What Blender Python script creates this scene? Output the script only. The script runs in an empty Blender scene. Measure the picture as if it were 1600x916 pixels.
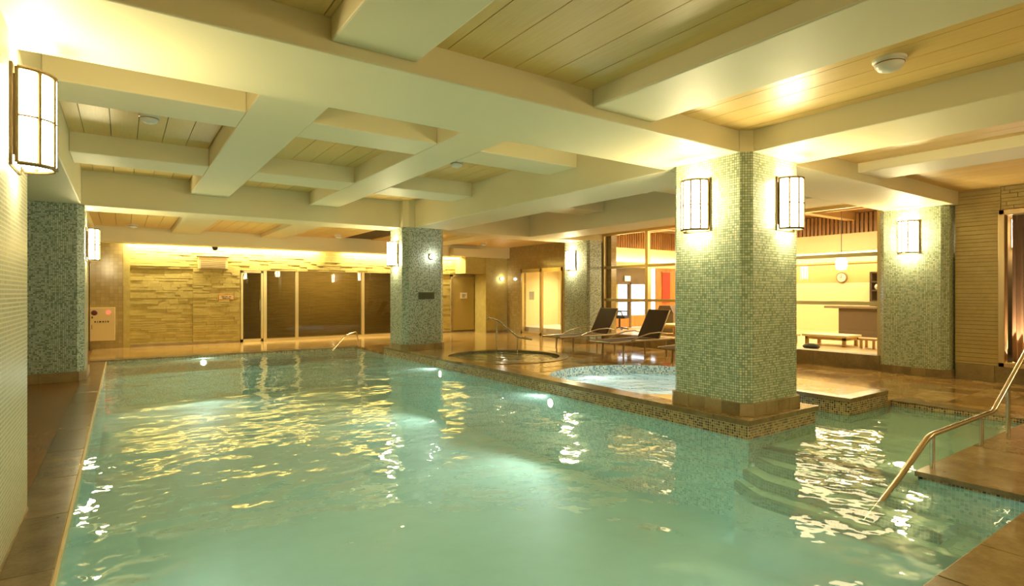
import bpy, bmesh, math, random
from mathutils import Vector, Matrix
random.seed(7)
S = bpy.context.scene
C = S.collection

# ------------------------------------------------------------------ camera, world, exposure
YAW = math.radians(34.73)
cd = bpy.data.cameras.new('camera'); cam = bpy.data.objects.new('camera', cd); C.objects.link(cam)
cam.location = (0, 0, 1.45)
cam.rotation_euler = (math.radians(90), 0, -YAW)
cd.sensor_width = 36.0; cd.lens = 36.0 * 878 / 1600; cd.clip_start = 0.05; cd.clip_end = 200
S.camera = cam
W = bpy.data.worlds.new('daylight'); S.world = W; W.use_nodes = True
W.node_tree.nodes['Background'].inputs[0].default_value = (0.82, 0.90, 1.0, 1)
W.node_tree.nodes['Background'].inputs[1].default_value = 3.0
S.view_settings.view_transform = 'Standard'; S.view_settings.look = 'None'
S.view_settings.exposure = 0.42; S.view_settings.gamma = 1.0; S.view_settings.use_curve_mapping = False

LAMP = 60.0            # lantern glass radiance
WARM = (1.0, 0.84, 0.45)

# ------------------------------------------------------------------ mesh helpers
class MB:
    def __init__(s): s.v = []; s.f = []
    def box(s, x0, y0, z0, x1, y1, z1):
        b = len(s.v)
        s.v += [(x0,y0,z0),(x1,y0,z0),(x1,y1,z0),(x0,y1,z0),(x0,y0,z1),(x1,y0,z1),(x1,y1,z1),(x0,y1,z1)]
        s.f += [(b+3,b+2,b+1,b),(b+4,b+5,b+6,b+7),(b,b+1,b+5,b+4),(b+1,b+2,b+6,b+5),(b+2,b+3,b+7,b+6),(b+3,b,b+4,b+7)]
        return s
    def prism(s, pts, z0, z1):
        """vertical prism over a counter-clockwise outline"""
        b = len(s.v); n = len(pts)
        s.v += [(p[0],p[1],z0) for p in pts] + [(p[0],p[1],z1) for p in pts]
        s.f += [tuple(b+n-1-i for i in range(n)), tuple(b+n+i for i in range(n))]
        s.f += [(b+i, b+(i+1)%n, b+n+(i+1)%n, b+n+i) for i in range(n)]
        return s
    def poly(s, pts):
        b = len(s.v); s.v += [tuple(p) for p in pts]; s.f.append(tuple(range(b, b+len(pts)))); return s
    def tube(s, pts, r, n=10, flat=1.0):
        pts = [Vector(p) for p in pts]; b0 = len(s.v); up = Vector((0,0,1))
        for i, p in enumerate(pts):
            t = (pts[min(i+1,len(pts)-1)] - pts[max(i-1,0)]).normalized()
            a = t.cross(up if abs(t.z) < .95 else Vector((1,0,0))).normalized(); c = a.cross(t).normalized()
            for k in range(n):
                q = 2*math.pi*k/n
                s.v.append(tuple(p + a*r*math.cos(q) + c*r*flat*math.sin(q)))
        for i in range(len(pts)-1):
            for k in range(n):
                u = b0+i*n
                s.f.append((u+k, u+(k+1)%n, u+n+(k+1)%n, u+n+k))
        s.f.append(tuple(b0+n-1-k for k in range(n))); e = b0+(len(pts)-1)*n
        s.f.append(tuple(e+k for k in range(n)))
        return s
    def lathe(s, prof, n=24, c=(0,0,0), caps=True):
        b0 = len(s.v); m = len(prof)
        for k in range(n):
            q = 2*math.pi*k/n
            for r, z in prof: s.v.append((c[0]+r*math.cos(q), c[1]+r*math.sin(q), c[2]+z))
        for k in range(n):
            for j in range(m-1):
                a, b = b0+k*m+j, b0+((k+1)%n)*m+j
                s.f.append((a, b, b+1, a+1))
        if caps and prof[0][0] > 1e-4: s.f.append(tuple(b0+(n-1-k)*m for k in range(n)))
        if caps and prof[-1][0] > 1e-4: s.f.append(tuple(b0+k*m+m-1 for k in range(n)))
        return s
    def rot(s, z, off=(0,0,0)):
        c, q = math.cos(z), math.sin(z)
        s.v = [(x*c-y*q+off[0], x*q+y*c+off[1], w+off[2]) for x, y, w in s.v]; return s
    def mesh(s, name, m, smooth=False):
        me = bpy.data.meshes.new(name); me.from_pydata(s.v, [], s.f)
        uv = me.uv_layers.new(name='UVMap')
        for p in me.polygons:
            nx, ny, nz = p.normal
            if abs(nz) < .7:
                l = math.hypot(nx, ny) or 1; tx, ty = -ny/l, nx/l
            for li in p.loop_indices:
                x, y, z = me.vertices[me.loops[li].vertex_index].co
                uv.data[li].uv = (x, y) if abs(nz) >= .7 else (x*tx+y*ty, z)
            p.use_smooth = smooth
        if m is not None: me.materials.append(m)
        return me
    def obj(s, name, m, parent=None, smooth=False, bevel=0, at=None):
        o = bpy.data.objects.new(name, s.mesh(name, m, smooth)); C.objects.link(o)
        if bevel:
            b = o.modifiers.new('edge', 'BEVEL'); b.width = bevel; b.segments = 2; b.limit_method = 'ANGLE'
        if parent is not None: o.parent = parent
        if at is not None: o.location = at
        if smooth:
            try: o.data.set_sharp_from_angle(angle=math.radians(40))
            except Exception: pass
        return o
def box(*a): return MB().box(*a)
def empty(name, loc=(0,0,0), rz=0, parent=None):
    o = bpy.data.objects.new(name, None); C.objects.link(o); o.location = loc; o.rotation_euler[2] = rz; o.empty_display_size = .1
    if parent is not None: o.parent = parent
    return o
def tag(o, label=None, cat=None, group=None, kind=None):
    if label: o['label'] = label
    if cat: o['category'] = cat
    if group: o['group'] = group
    if kind: o['kind'] = kind
    return o
def struct(o): o['kind'] = 'structure'; return o
def stuff(o): o['kind'] = 'stuff'; return o
def copy_tree(o, parent=None):
    c = o.copy(); C.objects.link(c)
    if parent is not None: c.parent = parent
    for ch in list(o.children): copy_tree(ch, c)
    return c
def arc(cx, cy, r, a0, a1, n): return [(cx+r*math.cos(a0+(a1-a0)*i/n), cy+r*math.sin(a0+(a1-a0)*i/n)) for i in range(n+1)]

# ------------------------------------------------------------------ materials
class NT:
    def __init__(s, name):
        s.m = bpy.data.materials.new(name); s.m.use_nodes = True; s.t = s.m.node_tree; s.t.nodes.clear()
        s.out = s.n('ShaderNodeOutputMaterial')
    def n(s, typ, **kw):
        x = s.t.nodes.new(typ)
        for k, v in kw.items(): setattr(x, k, v)
        return x
    def l(s, a, b): s.t.links.new(a, b)
    def math(s, op, a, b=None):
        x = s.n('ShaderNodeMath', operation=op)
        for i, q in enumerate((a, b)):
            if q is None: continue
            if hasattr(q, 'is_linked'): s.l(q, x.inputs[i])
            else: x.inputs[i].default_value = q
        return x.outputs[0]
    def vmath(s, op, a, b=None):
        x = s.n('ShaderNodeVectorMath', operation=op); s.l(a, x.inputs[0])
        if b is not None: x.inputs[1].default_value = b if not isinstance(b, (int, float)) else (b, b, b)
        return x.outputs[0]
    def ramp(s, fac, stops, const=False):
        x = s.n('ShaderNodeValToRGB'); r = x.color_ramp
        if const: r.interpolation = 'CONSTANT'
        while len(r.elements) < len(stops): r.elements.new(.5)
        for e, (p, c) in zip(r.elements, stops): e.position = p; e.color = (*c, 1)
        s.l(fac, x.inputs[0]); return x.outputs[0]
    def mixc(s, fac, a, b, blend='MIX'):
        x = s.n('ShaderNodeMix', data_type='RGBA', blend_type=blend)
        for q, i in ((fac, 0), (a, 6), (b, 7)):
            if hasattr(q, 'is_linked'): s.l(q, x.inputs[i])
            else: x.inputs[i].default_value = q if i == 0 else (*q, 1)
        return x.outputs[2]
    def bsdf(s, col, rough, bump=None, bs=.2, bd=.01, **kw):
        p = s.n('ShaderNodeBsdfPrincipled')
        for q, k in ((col, 'Base Color'), (rough, 'Roughness')):
            if hasattr(q, 'is_linked'): s.l(q, p.inputs[k])
            else: p.inputs[k].default_value = (*q, 1) if k == 'Base Color' else q
        for k, v in kw.items(): p.inputs[k.replace('_', ' ')].default_value = v
        if bump is not None:
            b = s.n('ShaderNodeBump'); b.inputs['Strength'].default_value = bs; b.inputs['Distance'].default_value = bd
            s.l(bump, b.inputs['Height']); s.l(b.outputs[0], p.inputs['Normal'])
        s.l(p.outputs[0], s.out.inputs[0]); return s.m
    def noise(s, vec, scale, detail=3, rough=.5, dim='3D'):
        x = s.n('ShaderNodeTexNoise'); x.inputs['Scale'].default_value = scale; x.inputs['Detail'].default_value = detail
        x.inputs['Roughness'].default_value = rough
        if vec is not None: s.l(vec, x.inputs['Vector'])
        return x.outputs[0]
    def uv(s): return s.n('ShaderNodeTexCoord').outputs['UV']
    def ob(s): return s.n('ShaderNodeTexCoord').outputs['Object']
    def geo(s): return s.n('ShaderNodeNewGeometry').outputs['Position']

def plain(name, col, rough=.5, metal=0.0, var=.06, scale=6, bump=0):
    t = NT(name); n = t.noise(t.geo(), scale, 4)
    c = t.mixc(n, tuple(max(0, v*(1-var)) for v in col), tuple(min(1, v*(1+var)) for v in col))
    return t.bsdf(c, rough, n if bump else None, bump, .01, Metallic=metal)
def emit(name, col, strength):
    t = NT(name); e = t.n('ShaderNodeEmission'); e.inputs[0].default_value = (*col, 1); e.inputs[1].default_value = strength
    t.l(e.outputs[0], t.out.inputs[0]); return t.m
def mosaic(name, stops, size=.022, grout=(.3,.3,.22), gw=.12, rough=.22, bs=.35):
    t = NT(name)
    v = t.vmath('SCALE', t.uv()); v.node.inputs['Scale'].default_value = 1/size
    cell = t.vmath('FLOOR', v); fr = t.vmath('FRACTION', v)
    w = t.n('ShaderNodeTexWhiteNoise', noise_dimensions='2D'); t.l(cell, w.inputs['Vector'])
    sx = t.n('ShaderNodeSeparateXYZ'); t.l(fr, sx.inputs[0])
    d = [t.math('MINIMUM', q, t.math('SUBTRACT', 1.0, q)) for q in (sx.outputs[0], sx.outputs[1])]
    mask = t.math('GREATER_THAN', t.math('MINIMUM', d[0], d[1]), gw/2)
    col = t.mixc(mask, grout, t.ramp(w.outputs[0], stops, True))
    return t.bsdf(col, t.math('ADD', t.math('MULTIPLY', mask, rough-.7), .7), mask, bs, .002)
def stone(name, cols, rough=.15, scale=2.5, rnd=.5, bump=.05):
    """polished stone: clouded colour, each slab a little different"""
    t = NT(name); g = t.geo()
    n1 = t.noise(g, scale, 6, .65); n2 = t.noise(g, scale*9, 3)
    oi = t.n('ShaderNodeObjectInfo').outputs['Random']
    f = t.math('ADD', t.math('ADD', t.math('MULTIPLY', n1, .9), t.math('MULTIPLY', n2, .25)), t.math('MULTIPLY', t.math('SUBTRACT', oi, .5), rnd))
    f = t.math('SUBTRACT', f, .07)
    st = [(.25+.5*i/(len(cols)-1), c) for i, c in enumerate(cols)]
    return t.bsdf(t.ramp(f, st), t.math('ADD', t.math('MULTIPLY', n2, .1), rough-.05), n1, bump, .01)
def fresnel(t, ior, normal=None):
    # the same reflectance from either side of a single sheet
    bf = t.n('ShaderNodeNewGeometry').outputs['Backfacing']
    k = t.math('ADD', ior, t.math('MULTIPLY', bf, 1/ior-ior))
    fr = t.n('ShaderNodeFresnel'); t.l(k, fr.inputs[0])
    if normal is not None: t.l(normal, fr.inputs['Normal'])
    return fr
def water(name, tint, body, milk, bump, scale, rough=.015, ior=1.33):
    t = NT(name); g = t.geo()
    v = t.vmath('MULTIPLY', g, (1.0, 1.0, 1.0))
    n1 = t.noise(v, scale, 2, .45); n2 = t.noise(v, scale*3.1, 2, .5)
    h = t.math('ADD', n1, t.math('MULTIPLY', n2, .20))
    b = t.n('ShaderNodeBump'); b.inputs['Strength'].default_value = 1; b.inputs['Distance'].default_value = bump
    t.l(h, b.inputs['Height'])
    fr = t.n('ShaderNodeFresnel'); fr.inputs[0].default_value = ior; t.l(b.outputs[0], fr.inputs['Normal'])
    tr = t.n('ShaderNodeBsdfTransparent'); tr.inputs[0].default_value = (*tint, 1)
    df = t.n('ShaderNodeBsdfDiffuse'); df.inputs[0].default_value = (*body, 1)
    tl = t.n('ShaderNodeBsdfTranslucent'); tl.inputs[0].default_value = (*body, 1)
    gl = t.n('ShaderNodeBsdfGlossy'); gl.inputs['Roughness'].default_value = rough; gl.inputs[0].default_value = (1, 1, 1, 1)
    t.l(b.outputs[0], gl.inputs['Normal'])
    m0 = t.n('ShaderNodeMixShader'); m0.inputs[0].default_value = .5; t.l(df.outputs[0], m0.inputs[1]); t.l(tl.outputs[0], m0.inputs[2])
    m1 = t.n('ShaderNodeMixShader'); m1.inputs[0].default_value = milk; t.l(tr.outputs[0], m1.inputs[1]); t.l(m0.outputs[0], m1.inputs[2])
    m2 = t.n('ShaderNodeMixShader'); t.l(fr.outputs[0], m2.inputs[0]); t.l(m1.outputs[0], m2.inputs[1]); t.l(gl.outputs[0], m2.inputs[2])
    t.l(m2.outputs[0], t.out.inputs[0]); return t.m
def glass(name, tint=(.96,.97,.95), rough=.0):
    t = NT(name); fr = fresnel(t, 1.5)
    tr = t.n('ShaderNodeBsdfTransparent'); tr.inputs[0].default_value = (*tint, 1)
    gl = t.n('ShaderNodeBsdfGlossy'); gl.inputs['Roughness'].default_value = rough
    m = t.n('ShaderNodeMixShader'); t.l(fr.outputs[0], m.inputs[0]); t.l(tr.outputs[0], m.inputs[1]); t.l(gl.outputs[0], m.inputs[2])
    t.l(m.outputs[0], t.out.inputs[0]); return t.m
def wood(name, dark, light, rough=.4, axis=(1, 12, 12), scale=1.5):
    t = NT(name); v = t.vmath('MULTIPLY', t.geo(), axis)
    n = t.noise(v, scale, 5, .6); oi = t.n('ShaderNodeObjectInfo').outputs['Random']
    f = t.math('ADD', n, t.math('MULTIPLY', t.math('SUBTRACT', oi, .5), .25))
    return t.bsdf(t.ramp(f, [(.3, dark), (.7, light)]), rough, n, .05, .005)

M = {}
M['plaster'] = plain('cream_plaster', (.78, .71, .47), .55, var=.03, scale=1.5)
M['plank'] = wood('ceiling_laminate', (.74, .50, .165), (.81, .57, .21), .38, (22, 1.2, 5), 3)
M['dark_gap'] = plain('dark_gap', (.10, .065, .025), .8)
M['tile_green'] = mosaic('green_glass_mosaic', [(0, (.33,.43,.29)), (.16, (.46,.57,.41)), (.45, (.55,.66,.50)), (.72, (.65,.74,.58)), (.9, (.70,.74,.50))], .026, (.19,.20,.12), .20)
M['tile_blue'] = mosaic('grey_blue_mosaic', [(0, (.20,.28,.24)), (.2, (.36,.46,.41)), (.5, (.47,.57,.51)), (.8, (.58,.66,.60))], .024, (.19,.19,.13), .18)
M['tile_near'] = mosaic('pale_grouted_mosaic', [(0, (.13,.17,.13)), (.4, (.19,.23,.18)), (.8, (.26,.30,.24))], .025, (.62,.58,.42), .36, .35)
M['tile_lip'] = mosaic('golden_lip_mosaic', [(0, (.08,.05,.03)), (.25, (.22,.13,.05)), (.55, (.42,.30,.12)), (.8, (.30,.22,.10))], .026, (.58,.50,.30), .18)
M['tile_pool'] = mosaic('aqua_pool_mosaic', [(0, (.16,.42,.40)), (.3, (.28,.58,.54)), (.65, (.40,.70,.64)), (.88, (.55,.78,.70))], .026, (.55,.70,.60), .16)
M['tile_step'] = mosaic('dark_step_mosaic', [(0, (.03,.12,.11)), (.5, (.07,.20,.18)), (.8, (.14,.30,.27))], .026, (.25,.40,.33), .16)
M['tile_spa'] = mosaic('blue_white_mosaic', [(0, (.10,.24,.34)), (.25, (.30,.48,.55)), (.5, (.62,.72,.72)), (.8, (.82,.84,.78))], .026, (.7,.72,.66), .15)
M['pool_floor'] = plain('pool_floor', (.62, .78, .69), .6, var=.08, scale=.8)
M['deck'] = stone('polished_deck_stone', [(.19,.10,.03), (.34,.20,.065), (.46,.30,.11), (.58,.42,.19)], .11, 3.2, .36)
M['coping'] = stone('brown_granite_coping', [(.11,.075,.04), (.17,.12,.065), (.23,.165,.095)], .22, 5, .3)
M['coping_warm'] = stone('warm_stone_coping', [(.165,.11,.046), (.24,.17,.074), (.32,.24,.112)], .2, 5, .22)
M['base'] = stone('pillar_base_stone', [(.20,.14,.06), (.31,.235,.11), (.40,.31,.16)], .4, 4, .4)
M['recess_floor'] = wood('brown_recess_floor', (.19,.085,.018), (.27,.13,.03), .25, (6, 1, 1), 2)
M['ledge'] = stone('split_face_stone', [(.40,.315,.09), (.48,.385,.12), (.56,.46,.16)], .7, 6, .0, .12)
M['ledge_dark'] = stone('thin_course_tile', [(.46,.35,.13), (.54,.42,.165), (.61,.49,.21)], .32, 4, .0, .2)
M['brown_tile'] = mosaic('brown_wall_tile', [(0, (.34,.25,.095)), (.4, (.37,.27,.105)), (.8, (.40,.30,.12))], .09, (.22,.16,.06), .06, .14)
M['olive_door'] = plain('olive_door', (.40,.30,.085), .3, var=.05)
M['joint'] = plain('dark_joint', (.27,.20,.075), .7)
M['bronze'] = plain('bronze_metal', (.20,.14,.07), .4, .9)
M['steel'] = plain('brushed_steel', (.66,.60,.46), .22, 1.0)
M['gold_frame'] = plain('champagne_frame', (.70,.57,.30), .3, .75)
M['dark_glass'] = glass('tinted_glass', (.55,.47,.30), .0)
M['clear_glass'] = glass('clear_glass')
M['sauna'] = wood('dark_sauna_wood', (.16,.11,.035), (.26,.185,.065), .5, (1.2, 1.2, 14), 2)
M['lantern'] = emit('lantern_glass', WARM, LAMP)
M['cove'] = emit('cove_tube', (1.0, .88, .56), 30)
M['white_plastic'] = plain('white_plastic', (.78,.76,.68), .35, var=.02)
M['black_plastic'] = plain('black_plastic', (.02,.018,.015), .3)
M['panel_cream'] = plain('cream_panel', (.66,.52,.27), .45, var=.02)
M['red_lamp'] = emit('red_indicator', (1.0, .10, .05), 2.2)
M['dark_red'] = plain('dark_red_button', (.10,.008,.01), .3)
M['ink'] = plain('dark_ink', (.05,.04,.02), .6)
M['orange_sign'] = plain('orange_plaque', (.50,.17,.02), .4)
M['green_sign'] = plain('dark_green_plaque', (.06,.075,.03), .35)
M['sling'] = plain('brown_sling_fabric', (.052,.033,.017), .7, scale=60)
M['taupe'] = plain('taupe_frame', (.36,.28,.16), .32, .5)
M['lounge_cream'] = plain('lounge_cream_wall', (.80,.66,.36), .6, var=.03)
M['lounge_tan'] = plain('lounge_tan_wall', (.52,.36,.13), .6, var=.03)
M['lounge_floor'] = wood('pale_lounge_floor', (.55,.40,.17), (.66,.50,.24), .3, (1, 10, 1), 1.5)
M['lounge_wood'] = wood('reddish_ceiling_wood', (.17,.07,.022), (.30,.14,.05), .4, (1, 9, 9), 1.2)
M['lounge_beam'] = plain('tan_ceiling_beam', (.55,.36,.15), .5)
M['slat_wood'] = wood('slat_wood', (.28,.135,.04), (.42,.22,.08), .45, (8, 8, 1), 2)
M['counter'] = plain('dark_counter', (.10,.065,.035), .4)
M['pale_top'] = plain('pale_table_top', (.80,.68,.40), .35)
M['light_wood'] = wood('light_table_wood', (.45,.26,.08), (.60,.38,.14), .4, (6, 6, 1), 2)
M['orange_wood'] = wood('orange_door_wood', (.50,.19,.04), (.66,.30,.08), .4, (9, 9, 1), 1.5)
M['header_brown'] = plain('brown_header', (.17,.115,.055), .6)
M['red_cloth'] = plain('red_banner_cloth', (.65,.05,.03), .7, scale=20)
M['navy'] = plain('navy_fabric', (.025,.03,.07), .7)
M['machine'] = plain('grey_machine', (.24,.19,.12), .4)
M['curtain'] = plain('brown_curtain', (.36,.21,.11), .75, scale=12)
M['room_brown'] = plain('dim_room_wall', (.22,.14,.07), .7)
M['water'] = water('pool_water', (.78,.93,.88), (.54,.77,.69), .36, .042, 1.5)
M['spa_water'] = water('spa_water', (.80,.93,.88), (.82,.88,.84), .6, .05, 3.0)
M['plunge_water'] = water('plunge_water', (.55,.78,.66), (.36,.48,.38), .8, .02, 4)
M['sauna_fill'] = emit('sauna_fill', (1,.85,.40), 75)  # glow of the strip added to brighten the sauna
M['lens'] = emit('downlight_lens', (1, .88, .6), 12)
M['spot'] = emit('underwater_lens', (.85, 1.0, .95), 30)
M['tower'] = plain('dark_towel', (.05,.06,.05), .9)

# ------------------------------------------------------------------ levels
ZD = .06        # general deck
ZI = .195       # raised island deck
ZM = 2.89       # underside of main beams
BOT = -.95      # pool floor

# ------------------------------------------------------------------ floor (setting)
floor = struct(empty('floor'))
def slab(name, m, x0, y0, z0, x1, y1, z1, parent=None, bevel=0): return box(x0,y0,z0,x1,y1,z1).obj(name, m, parent, bevel=bevel)
def sheet(name, m, x0, y0, z0, x1, y1, z1, parent=None):
    """a glass pane: the middle sheet of the given box"""
    if x1-x0 < y1-y0: x = (x0+x1)/2; p = [(x,y0,z0),(x,y0,z1),(x,y1,z1),(x,y1,z0)]
    else: y = (y0+y1)/2; p = [(x0,y,z0),(x1,y,z0),(x1,y,z1),(x0,y,z1)]
    return MB().poly(p).obj(name, m, parent)
def tiles(parent, m, x0, y0, x1, y1, z, size, name='tile', skip=None, gap=.004, h=.012, sizey=None):
    sizey = sizey or size
    nx = max(1, round((x1-x0)/size)); ny = max(1, round((y1-y0)/sizey)); dx, dy = (x1-x0)/nx, (y1-y0)/ny
    me = box(-dx/2+gap/2, -dy/2+gap/2, -h, dx/2-gap/2, dy/2-gap/2, 0).mesh(name, m)
    for i in range(nx):
        for j in range(ny):
            cx, cy = x0+dx*(i+.5), y0+dy*(j+.5)
            if skip and skip(cx, cy, max(dx, dy)*.72): continue
            o = bpy.data.objects.new(name, me); C.objects.link(o); o.parent = parent
            o.location = (cx, cy, z + random.uniform(-.0008, .0008))
# pool basin
slab('pool_bottom', M['pool_floor'], -.29, 1.07, BOT-.1, 5.05, 14.4, BOT, floor)
b = MB()
b.poly([(-.29,1.07,BOT),(-.29,1.07,.02),(-.29,14.4,.02),(-.29,14.4,BOT)][::-1])
b.poly([(-.29,14.4,BOT),(-.29,14.4,.02),(5.05,14.4,.02),(5.05,14.4,BOT)][::-1])
b.poly([(5.05,14.4,BOT),(5.05,14.4,0.0),(5.05,3.21,0.0),(5.05,3.21,BOT)][::-1])
b.poly([(5.11,1.79,BOT),(5.11,1.79,.0),(5.11,1.07,.0),(5.11,1.07,BOT)][::-1])
b.poly([(5.05,1.07,BOT),(5.05,1.07,.02),(-.29,1.07,.02),(-.29,1.07,BOT)][::-1])
b.obj('pool_wall', M['tile_pool'], floor)
# shallow entry channel, its walls and the steps down into the pool
slab('entry_floor', M['pool_floor'], 5.23, 1.80, -.3, 8.2, 3.2, -.10, floor)
slab('entry_floor', M['pool_floor'], 6.36, 3.2, -.3, 7.09, 4.0, -.10, floor)
b = MB()
b.poly([(5.11,1.80,-.5),(8.2,1.80,-.5),(8.2,1.80,0),(5.11,1.80,0)][::-1])
b.poly([(8.2,1.8,-.3),(8.2,3.2,-.3),(8.2,3.2,0),(8.2,1.8,0)][::-1])
b.poly([(7.09,3.2,-.3),(8.2,3.2,-.3),(8.2,3.2,0),(7.09,3.2,0)])
b.poly([(5.05,3.21,-.9),(6.36,3.21,-.9),(6.36,3.21,0),(5.05,3.21,0)])
b.poly([(6.36,3.2,-.3),(6.36,4.0,-.3),(6.36,4.0,0),(6.36,3.2,0)])
b.poly([(7.09,3.2,-.3),(7.09,4.0,-.3),(7.09,4.0,0),(7.09,3.2,0)])
b.obj('channel_wall', M['tile_pool'], floor)
stp = struct(empty('trim_1'))
for k, (x, z) in enumerate(((4.58,-.34),(4.77,-.26),(5.02,-.18),(5.23,-.10))):
    xe = (4.77, 5.02, 5.23, 5.33)[k]
    e = .10 if k < 2 else 0
    pts = [(x,1.80),(xe+.1,1.80),(xe+.1,3.2),(x+.22-.05*k,3.2),(x+.04,2.92+.06*k),(x,2.84+.06*k)] if k < 3 else [(x,1.80),(xe+.1,1.8),(xe+.1,3.2),(x,3.2)]
    if k < 2: pts = [(x,1.30+.25*k)] + [(5.1,1.30+.25*k),(5.1,1.79)] + pts[1:]
    MB().prism(pts, z-.08 if k else BOT, z).obj('step', M['pool_floor'], stp)
    o = [(x-.004,1.80),(x+.045,1.80),(x+.045,2.83+.06*k),(x+.08,2.9+.06*k),(x+.25-.05*k,3.19),(x+.2-.05*k,3.19),(x+.035,2.93+.06*k),(x-.004,2.85+.06*k)] if k < 3 else [(x-.004,1.80),(x+.045,1.80),(x+.045,3.19),(x-.004,3.19)]
    if k < 2: o[0] = (x-.004,1.30+.25*k); o[1] = (x+.045,1.30+.25*k)
    MB().prism(o, z-.082, z+.003).obj('step_nosing', M['tile_step'], stp)

# raised island with the spa and the plunge pool let into it
SP = (6.42, 5.78, 1.43); PL = (6.25, 9.3, 1.13)
def spa_outline(r, n=56):
    out = []
    for i in range(n):
        a = 2*math.pi*i/n; x, y = SP[0]+r*math.cos(a), SP[1]+r*math.sin(a)
        out.append((max(x, 5.27-(r-SP[2])), y))
    return out
def plunge_outline(r, n=48): return [(PL[0]+r*math.cos(2*math.pi*i/n), PL[1]+r*math.sin(2*math.pi*i/n)) for i in range(n)]
ISL = [(5.06,3.22),(6.35,3.22),(6.35,4.0),(7.09,4.0),(7.09,3.2),(8.1,3.2),(8.1,12.6),(5.06,12.6)]
def plate(outer, holes, z, name, m, parent):
    bm = bmesh.new(); ed = []
    for loop in [outer]+holes:
        vs = [bm.verts.new((p[0], p[1], z)) for p in loop]
        ed += [bm.edges.new((vs[i], vs[(i+1) % len(vs)])) for i in range(len(vs))]
    bmesh.ops.triangle_fill(bm, edges=ed, use_beauty=True)
    bmesh.ops.recalc_face_normals(bm, faces=bm.faces)
    for f in bm.faces:
        if f.normal.z < 0: f.normal_flip()
    mb = MB(); mb.v = [tuple(v.co) for v in bm.verts]; bm.verts.index_update(); mb.f = [tuple(v.index for v in f.verts) for f in bm.faces]; bm.free()
    return mb.obj(name, m, parent)
isl = struct(empty('floor_island'))
plate(ISL, [spa_outline(SP[2]), plunge_outline(PL[2])], ZI-.004, 'deck_slab', M['deck'], isl)
def skip_i(x, y, r):
    if math.hypot(x-SP[0], y-SP[1]) < SP[2]+r*.8: return True
    if math.hypot(x-PL[0], y-PL[1]) < PL[2]+r*.8: return True
    if 5.1 < x < 6.3 and 3.2 < y < 4.35: return True
    return 6.25 < x < 7.2 and y < 4.15
tiles(isl, M['deck'], 5.36, 3.25, 8.08, 9.6, ZI, .42, skip=skip_i)
# lip of the island: stone nosing over a strip of golden mosaic
def edge(p, q, z0, z1, m, t, name, parent, inner):
    """a strip along p-q, t deep towards the side 'inner'"""
    d = Vector((q[0]-p[0], q[1]-p[1])).normalized(); n = Vector((-d.y, d.x))*t*inner
    pts = [p, q, (q[0]+n.x, q[1]+n.y), (p[0]+n.x, p[1]+n.y)]
    if inner < 0: pts = pts[::-1]
    return MB().prism(pts, z0, z1).obj(name, m, parent)
lip = struct(empty('trim_2'))
edge((5.06,12.6),(5.06,3.22), -.02, ZI-.055, M['tile_lip'], .06, 'mosaic_strip', lip, 1)
edge((5.121,3.22),(6.289,3.22), -.02, ZI-.055, M['tile_lip'], .06, 'mosaic_strip', lip, 1)
edge((6.35,3.22),(6.35,4.0), -.02, ZI-.055, M['tile_lip'], .06, 'mosaic_strip', lip, 1)
edge((7.09,4.0),(7.09,3.2), -.02, ZI-.045, M['tile_lip'], .06, 'mosaic_strip', lip, 1)
edge((7.151,3.2),(8.1,3.2), -.02, ZI-.045, M['tile_lip'], .06, 'mosaic_strip', lip, 1)
y = 3.6
while y < 12.6:
    y1 = min(y+.62, 12.6); slab('nosing_stone', M['coping_warm'], 5.035, y+.002, ZI-.055, 5.30, y1-.002, ZI+.003, lip, .006); y = y1
for x0, x1 in ((5.035,5.48),(5.48,5.93),(5.93,6.375)):
    slab('nosing_stone', M['coping_warm'], x0, 3.195, ZI-.055, x1-.003, 3.6, ZI+.003, lip, .006)
for x0, x1 in ((7.07,7.4),(7.4,7.75),(7.75,8.1)):
    slab('nosing_stone', M['coping_warm'], x0, 3.18, ZI-.045, x1-.003, 3.35, ZI+.003, lip, .005)
slab('nosing_stone', M['coping_warm'], 7.07, 3.35, ZI-.045, 7.22, 4.0, ZI+.003, lip, .005)
MB().prism([(8.1,3.2),(8.12,3.2),(8.12,12.6),(8.1,12.6)], ZD, ZI-.003).obj('riser', M['coping_warm'], lip)
# spa and plunge basins
def basin(name, outl, z0, z1, m, floor_m):
    n = len(outl); b = MB(); b.v = [(p[0],p[1],z0) for p in outl]+[(p[0],p[1],z1) for p in outl]
    b.f = [((i+1) % n, i, n+i, n+(i+1) % n) for i in range(n)]
    r = b.obj(name, m, isl)
    MB().poly([(p[0],p[1],z0) for p in outl]).obj('basin_floor', floor_m, isl)
basin('spa_wall', spa_outline(SP[2]), -.5, ZI-.004, M['tile_spa'], M['tile_spa'])
basin('plunge_wall', plunge_outline(PL[2]), -.5, ZI-.004, M['tile_pool'], M['pool_floor'])
def ring(outl0, outl1, z0, z1, name, m, parent):
    n = len(outl0); b = MB()
    b.v = [(p[0],p[1],z1) for p in outl0]+[(p[0],p[1],z1) for p in outl1]+[(p[0],p[1],z0) for p in outl0]+[(p[0],p[1],z0) for p in outl1]
    for i in range(n):
        j = (i+1) % n
        b.f += [(i,n+i,n+j,j),(2*n+i,i,j,2*n+j),(n+i,3*n+i,3*n+j,n+j)]
    return b.obj(name, m, parent)
ring(plunge_outline(PL[2]-.02), plunge_outline(PL[2]+.16), ZI-.03, ZI+.006, 'plunge_rim', M['coping_warm'], isl)

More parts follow.
